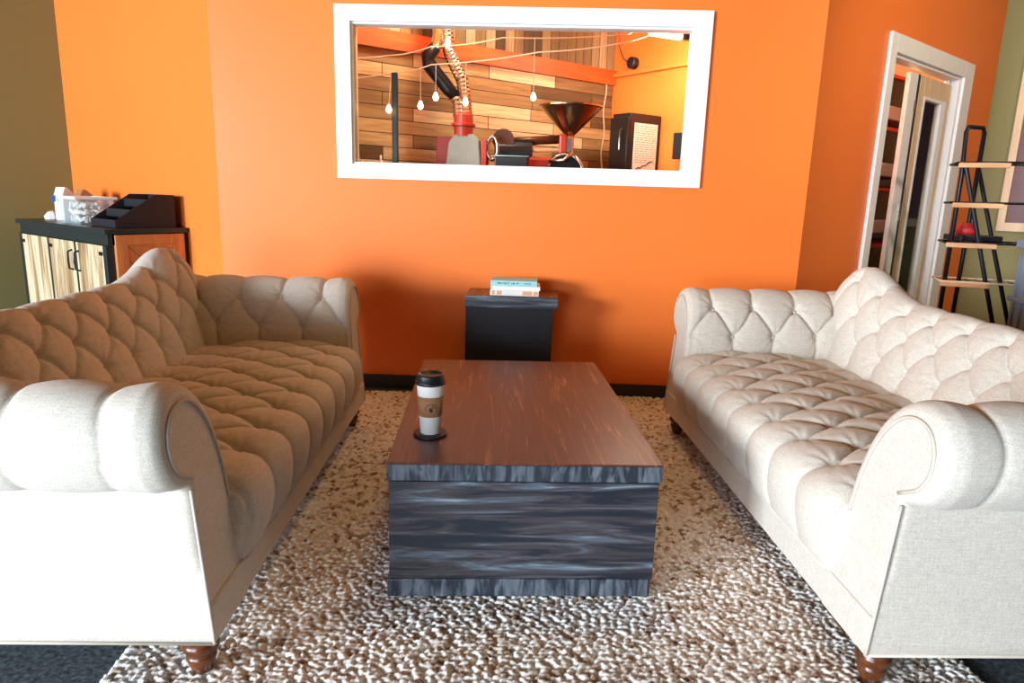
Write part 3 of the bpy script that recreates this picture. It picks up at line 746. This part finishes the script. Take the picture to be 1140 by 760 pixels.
def onc(x, y, z=0.0): return FOLD_L + DL*(0.385+x) + nL*(0.012+y) + Vector((0, 0, CH+z))
# clear tub of wrapped packets
tb = thing('plastic_tub', 'clear plastic tub filled with white packets on the cabinet', 'tub', onc(0.47, 0.22), A_L)
bm = bmesh.new(); v = box(bm, 0, 0.34, 0, 0.22, 0, 0.165)
for q in v[:4]: q.co.x = 0.17+(q.co.x-0.17)*0.82; q.co.y = 0.11+(q.co.y-0.11)*0.84
bmesh.ops.delete(bm, geom=[f for f in bm.faces if all(x.co.z > 0.16 for x in f.verts)], context='FACES')
o = obj('tub_wall', bm, 'tub', tb); sm = o.modifiers.new('wall', 'SOLIDIFY'); sm.thickness = 0.003
obj('rim', tube([(-0.008, -0.008, 0.165), (0.348, -0.008, 0.165), (0.348, 0.228, 0.165), (-0.008, 0.228, 0.165)], 0.010, 6, closed=True), 'cup_white', tb)
obj('sticker', bx(0.29, 0.345, 0.236, 0.239, 0.135, 0.175), 'blue', tb, label='blue sticker')
random.seed(5); kk = 0
for i in range(30):
    lx, ly, lz = i % 5, (i//5) % 2, i//10
    bm = bmesh.new(); box(bm, -0.027, 0.027, -0.011, 0.011, -0.012, 0.012)
    R_ = Matrix.Translation((0.062+0.054*lx+random.uniform(-0.006, 0.006), 0.072+0.078*ly, 0.030+0.044*lz)) @ Matrix.Rotation(random.uniform(-0.5, 0.5), 4, 'Z') @ Matrix.Rotation(random.uniform(-0.75, 0.75), 4, 'Y')
    o = obj('packet', bm, 'paper', bevel=0.004); o.matrix_world = Matrix.Translation(onc(0.47, 0.22)) @ Matrix.Rotation(A_L, 4, 'Z') @ R_
    tag(o, 'small white wrapped packet inside the clear tub', 'packet', 'white packets in the clear tub')
# bags
def bag(name, label, mat, x, y, w, d, h, rot=0, lean=0.02):
    t = thing(name, label, 'bag', onc(x, y), A_L+rot)
    bm = bmesh.new(); v = box(bm, -w/2, w/2, -d/2, d/2, 0, h*0.72)
    obj('bag_body', bm, mat, t, bevel=0.004)
    bm = bmesh.new(); v = box(bm, -w/2, w/2, -d/2, d/2, h*0.72, h)
    for q in v[4:]: q.co.y = q.co.y*0.15+lean
    obj('folded_top', bm, mat, t)
    return t
bag('paper_bag', 'tall narrow white paper bag at the far end of the cabinet top', 'paper', 1.15, 0.26, 0.10, 0.10, 0.225, 0.2)
bag('paper_bag', 'brown kraft paper bag between the white bag and clear tub', 'kraft', 0.97, 0.20, 0.13, 0.11, 0.215, -0.1)
o = obj('paper_napkin', lathe([(0.05, 0.0), (0.055, 0.02), (0.03, 0.05), (0.002, 0.06)], 9), 'paper', loc=onc(1.30, 0.30)); tag(o, 'crumpled white paper beside the white bag on the cabinet', 'paper')
# stepped black display rack
og = thing('display_rack', 'black wedge-shaped display organizer on the right end of the cabinet', 'organizer', onc(0.0, 0.05), A_L)
bm = bmesh.new()
for x in (0.03, 0.36): prism([(0.36, 0.0), (0.36, 0.045), (0.12, 0.20), (0.0, 0.20), (0.0, 0.0)], 0, x, x+0.008, bm)
obj('side_panel', bm, 'matte_black', og)
bm = bmesh.new()
for i, (ya, yb, za) in enumerate(((0.36, 0.27, 0.05), (0.27, 0.16, 0.11), (0.16, 0.0, 0.17))):
    box(bm, 0.038, 0.36, yb, ya, za-0.05, za-0.044); box(bm, 0.038, 0.36, ya-0.005, ya, za-0.05, za)
    for k in range(1, 6): box(bm, 0.038+k*0.054, 0.041+k*0.054, yb, ya, za-0.05, za-0.012)
box(bm, 0.038, 0.36, 0, 0.006, 0, 0.2)
obj('tier', bm, 'matte_black', og)


# ------------------------------------------------------------------ roasting-room contents
cr = thing('coffee_roaster', 'red and steel coffee roasting machine behind the window glass', 'roaster', (-0.2, 4.8, 0))
def L2(p): return (p[0]+0.2, p[1]-4.8, p[2])
obj('cyclone_cabinet', bx(*[a for a in (-0.745+0.2, -0.60+0.2, -0.06, 0.14, 0.0, 1.575)]), 'red', cr, bevel=0.004)
bm = prism([(-0.67, 0.0), (-0.43, 0.0), (-0.43, 1.37), (-0.445, 1.55), (-0.48, 1.585), (-0.60, 1.585), (-0.645, 1.53), (-0.665, 1.37)], 1, 4.62, 4.72)
for v in bm.verts: v.co.x += 0.2; v.co.y -= 4.8
obj('grey_housing', bm, 'grey_panel', cr, bevel=0.01)
obj('housing_side', bx(-0.43+0.2, -0.395+0.2, -0.17, 0.02, 0, 1.55), 'red', cr, bevel=0.004)
obj('collar', lathe([(0.062, 1.57), (0.062, 1.63), (0.080, 1.635), (0.080, 1.65), (0.064, 1.655), (0.064, 1.705)], 20, center=(-0.555+0.2, -0.13, 0)), 'red', cr, smooth=False)
def P3_(x, z, y=4.7): return (x+0.2, y-4.8, z)
for pts, r in (([P3_(-0.59, 1.70), P3_(-0.60, 1.79), P3_(-0.62, 1.83)], 0.038), ([P3_(-0.54, 1.70), P3_(-0.55, 1.82), P3_(-0.57, 1.93), P3_(-0.62, 2.02), P3_(-0.66, 2.11), P3_(-0.672, 2.25), P3_(-0.675, 2.95)], 0.040)):
    # corrugated flexible duct
    pp = [Vector(p) for p in pts]; out = []; rr = []
    for i in range(len(pp)-1):
        n = max(2, int((pp[i+1]-pp[i]).length/0.012))
        for k in range(n): out.append(pp[i].lerp(pp[i+1], k/n)); rr.append(r*(1+0.10*((len(out)) % 2)))
    obj('flexible_duct', tube(out, rr, 14), 'silver', cr)
obj('insulated_duct', tube([P3_(-0.60, 1.81), P3_(-0.66, 1.87), P3_(-0.79, 2.02), P3_(-0.80, 2.07), P3_(-0.745, 2.13)], [0.036, 0.045, 0.048, 0.048, 0.04], 14), 'black_metal', cr, smooth=True, label='black insulated duct section')
obj('flue', tube([P3_(-0.745, 2.12), P3_(-0.730, 2.20), P3_(-0.730, 2.95)], 0.038, 14), 'silver', cr)
# drum, tray, pipes, front drum and hopper
obj('drum', tube([P3_(-0.36, 1.48, 4.95), P3_(-0.34, 1.48, 4.95), P3_(-0.10, 1.48, 4.95)], [0.09, 0.11, 0.11], 20), 'black_metal', cr)
obj('drum_cap', tube([P3_(-0.30, 1.57, 4.86), P3_(-0.30, 1.57, 4.92)], [0.075, 0.075], 20), 'brown_metal', cr)
obj('handwheel', tube([P3_(-0.36+0.035*math.cos(a), 1.50+0.075*math.sin(a), 4.66) for a in np.linspace(0, 2*PI, 18)[:-1]], 0.012, 6, closed=True), 'steel', cr, smooth=True)
obj('pipe', tube([P3_(-0.28, 1.56, 4.92), P3_(0.13, 1.595, 4.96)], 0.030, 12), 'brown_metal', cr, smooth=True)
obj('pipe', tube([P3_(-0.26, 1.50, 4.86), P3_(0.10, 1.515, 4.9)], 0.014, 10), 'tan_wood', cr, label='tan horizontal rod')
bm = bmesh.new(); box(bm, -0.335+0.2, -0.12+0.2, -0.24, -0.06, 1.10, 1.445); obj('control_box', bm, 'black', cr, bevel=0.006)
obj('control_box_lid', bx(-0.34+0.2, -0.115+0.2, -0.245, -0.055, 1.445, 1.452), 'steel', cr)
bm = bmesh.new(); box(bm, -0.12+0.2, 0.30, 0.0, 0.2, 0.9, 1.46); obj('machine_body', bm, 'red', cr, bevel=0.02)
obj('front_drum', tube([P3_(0.13, 1.36, 4.78), P3_(0.13, 1.36, 4.82), P3_(0.13, 1.36, 5.05)], [0.125, 0.14, 0.14], 28), 'black_metal', cr)
obj('drum_ring', tube([P3_(0.13+0.12*math.cos(a), 1.36+0.12*math.sin(a), 4.775) for a in np.linspace(0, 2*PI, 28)[:-1]], 0.012, 6, closed=True), 'steel', cr, smooth=True)
obj('handle', tube([P3_(0.02, 1.43, 4.75), P3_(0.12, 1.44, 4.72), P3_(0.17, 1.49, 4.72)], 0.012, 8), 'steel', cr, smooth=True)
obj('hopper_neck', bx(0.115+0.2, 0.185+0.2, 0.07, 0.19, 1.44, 1.61), 'steel', cr, bevel=0.015)
obj('neck_panel', bx(0.085+0.2, 0.135+0.2, 0.05, 0.15, 1.46, 1.62), 'red', cr, bevel=0.012)
obj('hopper', lathe([(0.030, 1.55), (0.032, 1.615), (0.212, 1.795), (0.222, 1.800), (0.222, 1.810), (0.206, 1.806), (0.03, 1.625)], 36, center=(0.157+0.2, 0.13, 0), cap=False), 'hopper_metal', cr, smooth=False)
for x, y in ((-0.1, 0.02), (0.38, 0.02), (-0.1, 0.22), (0.38, 0.22)): obj('leg', bx(x-0.02, x+0.02, y-0.02, y+0.02, 0, 1.3), 'black_metal', cr)
obj('stand', bx(-0.14, 0.42, -0.0, 0.26, 0.85, 0.93), 'black_metal', cr)

o = obj('metal_post', bx(-0.99, -0.955, 4.48, 4.515, 0, 1.93), 'dark_green', bevel=0.002); tag(o, 'dark green upright metal post in front of the plank wall', 'post')
# espresso-ish small jars and a bottle at the foot of the window, on a counter
ctr = obj('counter', bx(-1.42, -0.86, 4.28, 4.44, 0, 1.335), 'brown_metal', bevel=0.004); tag(ctr, 'brown counter just behind the lower left of the window', 'counter')
o = obj('bottle', lathe([(0.014, 0), (0.015, 0.03), (0.014, 0.05), (0.006, 0.06), (0.006, 0.085)], 14), 'cup_white', loc=(-1.035, 4.36, 1.335), smooth=True); tag(o, 'small white bottle on the counter behind the window', 'bottle')
for k, (x, r) in enumerate(((-1.20, 0.016), (-1.155, 0.012), (-1.115, 0.014))):
    o = obj('glass_jar', lathe([(r, 0), (r*1.15, 0.01), (r*1.1, 0.03), (r*0.7, 0.038), (r*0.7, 0.045)], 14), 'steel', loc=(x, 4.36, 1.335), smooth=True)
    tag(o, ('leftmost', 'smallest middle', 'rightmost')[k]+' of three small shiny jars on the counter', 'jar', 'small jars behind the window')

# string lights: wires with warm bulbs
def strand(label, pts, bulbs, y=None):
    t = thing('string_light', label, 'light', pts[0], 0, 'string lights in the roasting room')
    o0 = Vector(pts[0]); sp = [Vector(p)-o0 for p in pts]
    # sag
    out = []
    for i in range(len(sp)-1):
        for k in range(6):
            u = k/6; q = sp[i].lerp(sp[i+1], u); q.z -= 0.012*math.sin(PI*u); out.append(q)
    out.append(sp[-1]); obj('wire', tube(out, 0.004, 5), 'cord', t)
    for b in bulbs:
        b = Vector(b)-o0
        top = min(out, key=lambda q: abs(q.x-b.x))
        w_ = obj('drop_cord', tube([(b.x, top.y, top.z), (b.x, b.y, b.z+0.03)], 0.002, 5), 'cord', t)
        obj('bulb', lathe([(0.002, -0.022), (0.014, -0.015), (0.019, 0.0), (0.014, 0.014), (0.007, 0.03)], 12, center=b), 'bulb', w_, smooth=True)
    return t
strand('upper string of warm bulbs crossing the roasting room', [(-1.36, 4.34, 1.985), (-1.03, 4.5, 2.03), (-0.743, 4.5, 2.09), (-0.295, 4.5, 2.15), (0.50, 4.75, 2.24), (1.0, 5.30, 2.6)], [(-0.64, 4.5, 2.11), (-0.10, 4.7, 1.83)])
strand('lower string of warm bulbs hanging in front of the planks', [(-1.36, 4.30, 1.85), (-0.97, 4.5, 1.937), (-0.743, 4.5, 1.984), (-0.07, 4.5, 2.071), (0.50, 4.6, 2.165), (0.95, 5.2, 2.45)], [(-1.22, 4.42, 1.715), (-0.995, 4.42, 1.70), (-0.81, 4.5, 1.736), (-0.713, 4.5, 1.79), (-0.524, 4.5, 1.764)])

# cooler with a sheet of paper
K = BP + Vector((math.cos(A_O), math.sin(A_O), 0))*0.565
fr = thing('refrigerator', 'tall black refrigerator with a printed sheet on its side', 'refrigerator', K, A_P)
# local: +x = plank direction (away from room, into orange wall) ; -x into room ; +y towards corner
obj('cooler_body', bx(-0.34, -0.005, 0.0, 0.19, 0, 1.83), 'black', fr, bevel=0.006)
obj('door', bx(-0.365, -0.342, 0.0, 0.19, 0.08, 1.80), 'black', fr, bevel=0.006)
obj('handle', tube([(-0.365, 0.06, 1.55), (-0.385, 0.06, 1.56), (-0.385, 0.06, 1.70), (-0.365, 0.06, 1.71)], 0.008, 6), 'steel', fr)
sheet = obj('sheet', bx(-0.295, -0.045, -0.004, 0.0, 1.40, 1.76), 'paper', fr, label='white printed sheet')
bm = bmesh.new(); random.seed(11)
for i in range(17):
    z = 1.735-i*0.0165
    x = -0.28
    while x < -0.07:
        w_ = random.uniform(0.015, 0.05)
        box(bm, x, min(x+w_, -0.06), -0.0052, -0.004, z, z+0.006); x += w_+0.012
obj('printed_lines', bm, 'grey_panel', sheet)
obj('handwriting', tube([(-0.26, -0.006, 1.42), (-0.24, -0.006, 1.435), (-0.21, -0.006, 1.432), (-0.19, -0.006, 1.45), (-0.15, -0.006, 1.455), (-0.12, -0.006, 1.478), (-0.09, -0.006, 1.485)], 0.004, 5), 'ink', sheet)
# round speaker with a cable, monitor, lamp tube, duct on orange wall
def on_o(t, off=0.0): return BP + Vector((math.cos(A_O), math.sin(A_O), 0))*t + Vector((-math.cos(A_P), -math.sin(A_P), 0))*off
sp = thing('round_speaker', 'small round black speaker with a cable on the orange roasting room wall', 'speaker', on_o(0.245, 0.012)+Vector((0, 0, 2.255)), A_P)
obj('speaker_shell', tube([(-0.05, 0, 0), (-0.045, 0, 0), (0.0, 0, 0)], [0.035, 0.045, 0.047], 20), 'black', sp)
obj('cable', tube([(-0.01, 0.04, 0.0), (-0.012, 0.12, 0.05), (-0.012, 0.18, 0.16), (-0.012, 0.19, 0.45)], 0.004, 5), 'black', sp)
mo = thing('monitor', 'black screen at the right edge of the roasting room window', 'monitor', on_o(0.86, 0.0)+Vector((0, 0, 1.50)), A_P)
obj('screen', bx(-0.09, -0.05, -0.22, 0.09, 0.0, 0.19), 'matte_black', mo, bevel=0.004)
obj('bracket', bx(-0.05, 0.0, -0.08, -0.02, 0.06, 0.12), 'black_metal', mo)
lt = thing('ceiling_lamp', 'bright white lamp hanging at the top right of the roasting room', 'lamp', (0.80, 5.0, 2.36), 0)
obj('lamp_tube', tube([(-0.13, 0.0, -0.045), (0.09, 0.05, -0.06)], 0.026, 12), 'tube_light', lt, smooth=True)
obj('lamp_housing', bx(-0.14, 0.10, -0.02, 0.07, -0.015, 0.02), 'black_metal', lt)
obj('rod', tube([(-0.02, 0.03, 0.02), (-0.02, 0.03, 0.64)], 0.006, 6), 'black_metal', lt)
point('lamp_light', (-0.02, 0.0, -0.14), 34, (1.0, 0.86, 0.66), 0.08, lt)
point('roasting_room_light', (-0.55, 4.50, 2.75), 72, (1.0, 0.88, 0.66), 0.10)
tk = thing('track_spotlight', 'black track spotlight at the top right corner behind the window', 'lamp', (0.86, 4.7, 2.36), 0)
obj('spot_head', tube([(0, 0, -0.16), (0.02, 0, -0.07)], [0.022, 0.03], 12), 'black', tk)
obj('spot_arm', tube([(0.02, 0, -0.07), (0.02, 0, 0.64)], 0.008, 6), 'black', tk)
o = obj('electrical_cord', tube([BP+Vector((math.cos(A_P), math.sin(A_P), 0))*-0.10+Vector((0.012, -0.015, z)) + Vector((0.008*math.sin(z*19), 0, 0)) for z in np.linspace(1.25, 2.2, 24)], 0.006, 5), 'cord'); tag(o, 'pale cord hanging down the planks beside the orange corner', 'cord')
# added unseen lamp that lights the storage room
sl_ = thing('ceiling_lamp', 'added round fill lamp inside the storage room, out of view', 'lamp', loc_r(1.3, 0.3, 2.7), A_R)
obj('fill_lamp_shade', lathe([(0.09, -0.03), (0.10, -0.02), (0.10, 0.0)], 20), 'cup_white', sl_)
point('storage_fill_light', (0, 0, -0.1), 45, (1.0, 0.85, 0.66), 0.08, sl_)

# ------------------------------------------------------------------ folding rack at the right
rk = thing('folding_rack', 'black folding ladder rack with tan shelves beside the glazed door', 'rack', (2.57, 4.45, 0), math.radians(-20))
obj('upright_frame', tube([(0.0, 0, 0), (0.0, 0, 1.40), (-0.01, 0.02, 1.66), (0.0, 0.03, 1.69), (0.09, 0.10, 1.69), (0.105, 0.12, 1.66), (0.105, 0.14, 1.0), (0.10, 0.16, 0)], 0.013, 8), 'black_metal', rk, smooth=True)
obj('slanted_leg', tube([(0.005, -0.01, 1.48), (0.44, -0.01, 0)], 0.013, 8), 'black_metal', rk)
obj('slanted_leg', tube([(0.11, 0.22, 1.50), (0.58, 0.22, 0)], 0.013, 8), 'black_metal', rk)
for z in (1.475, 1.235, 0.99, 0.745):
    x0_, x1_ = -0.03, 0.47
    bm = bmesh.new(); box(bm, x0_, x0_+0.27, -0.035, -0.015, z-0.03, z+0.0); s_ = obj('shelf', bm, 'tan_wood', rk, bevel=0.004)
    obj('wire_frame', tube([(x0_, -0.025, z), (x1_-0.05, -0.03, z+0.004), (x1_, 0.02, z+0.012), (x1_, 0.2, z+0.012), (x1_-0.05, 0.25, z+0.004), (x0_, 0.25, z)], 0.007, 6, closed=True), 'cord' if z < 0.8 else 'black_metal', s_, smooth=True)
    bm = bmesh.new()
    for k in range(1, 8): tube([(x0_+k*0.06, -0.025, z), (x0_+k*0.06, 0.25, z)], 0.003, 5, bm)
    obj('cross_wire', bm, 'black_metal', s_)
ty = obj('serving_tray', bx(0, 0.26, 0, 0.2, 0, 0.035), 'black', loc=(2.64, 4.47, 1.0), bevel=0.006); tag(ty, 'black tray on the third shelf of the folding rack', 'tray')
o = obj('red_cloth', lathe([(0.055, 0.0), (0.065, 0.025), (0.058, 0.05), (0.03, 0.075), (0.002, 0.082)], 11), 'red_pot', loc=(2.72, 4.56, 1.035), smooth=True); tag(o, 'red folded cloth sitting on the black tray', 'cloth')

gb = thing('waste_bin', 'tall grey ribbed plastic bin at the right edge beside the rack', 'bin', (3.10, 3.98, 0))
bm = bmesh.new(); box(bm, -0.235, 0.26, -0.25, 0.25, 0, 1.0); obj('bin_body', bm, 'grey_bin', gb, bevel=0.015)
bm = bmesh.new()
for k in range(8): box(bm, -0.22+k*0.065, -0.20+k*0.065, -0.262, -0.25, 0.05, 0.94); box(bm, -0.247, -0.235, -0.23+k*0.065, -0.21+k*0.065, 0.05, 0.94)
obj('rib', bm, 'grey_bin', gb)
bm = bmesh.new(); box(bm, -0.26, 0.285, -0.275, 0.275, 0.66, 0.69); box(bm, -0.26, 0.285, -0.275, 0.275, 0.98, 1.03); obj('rim', bm, 'grey_bin', gb, bevel=0.006)
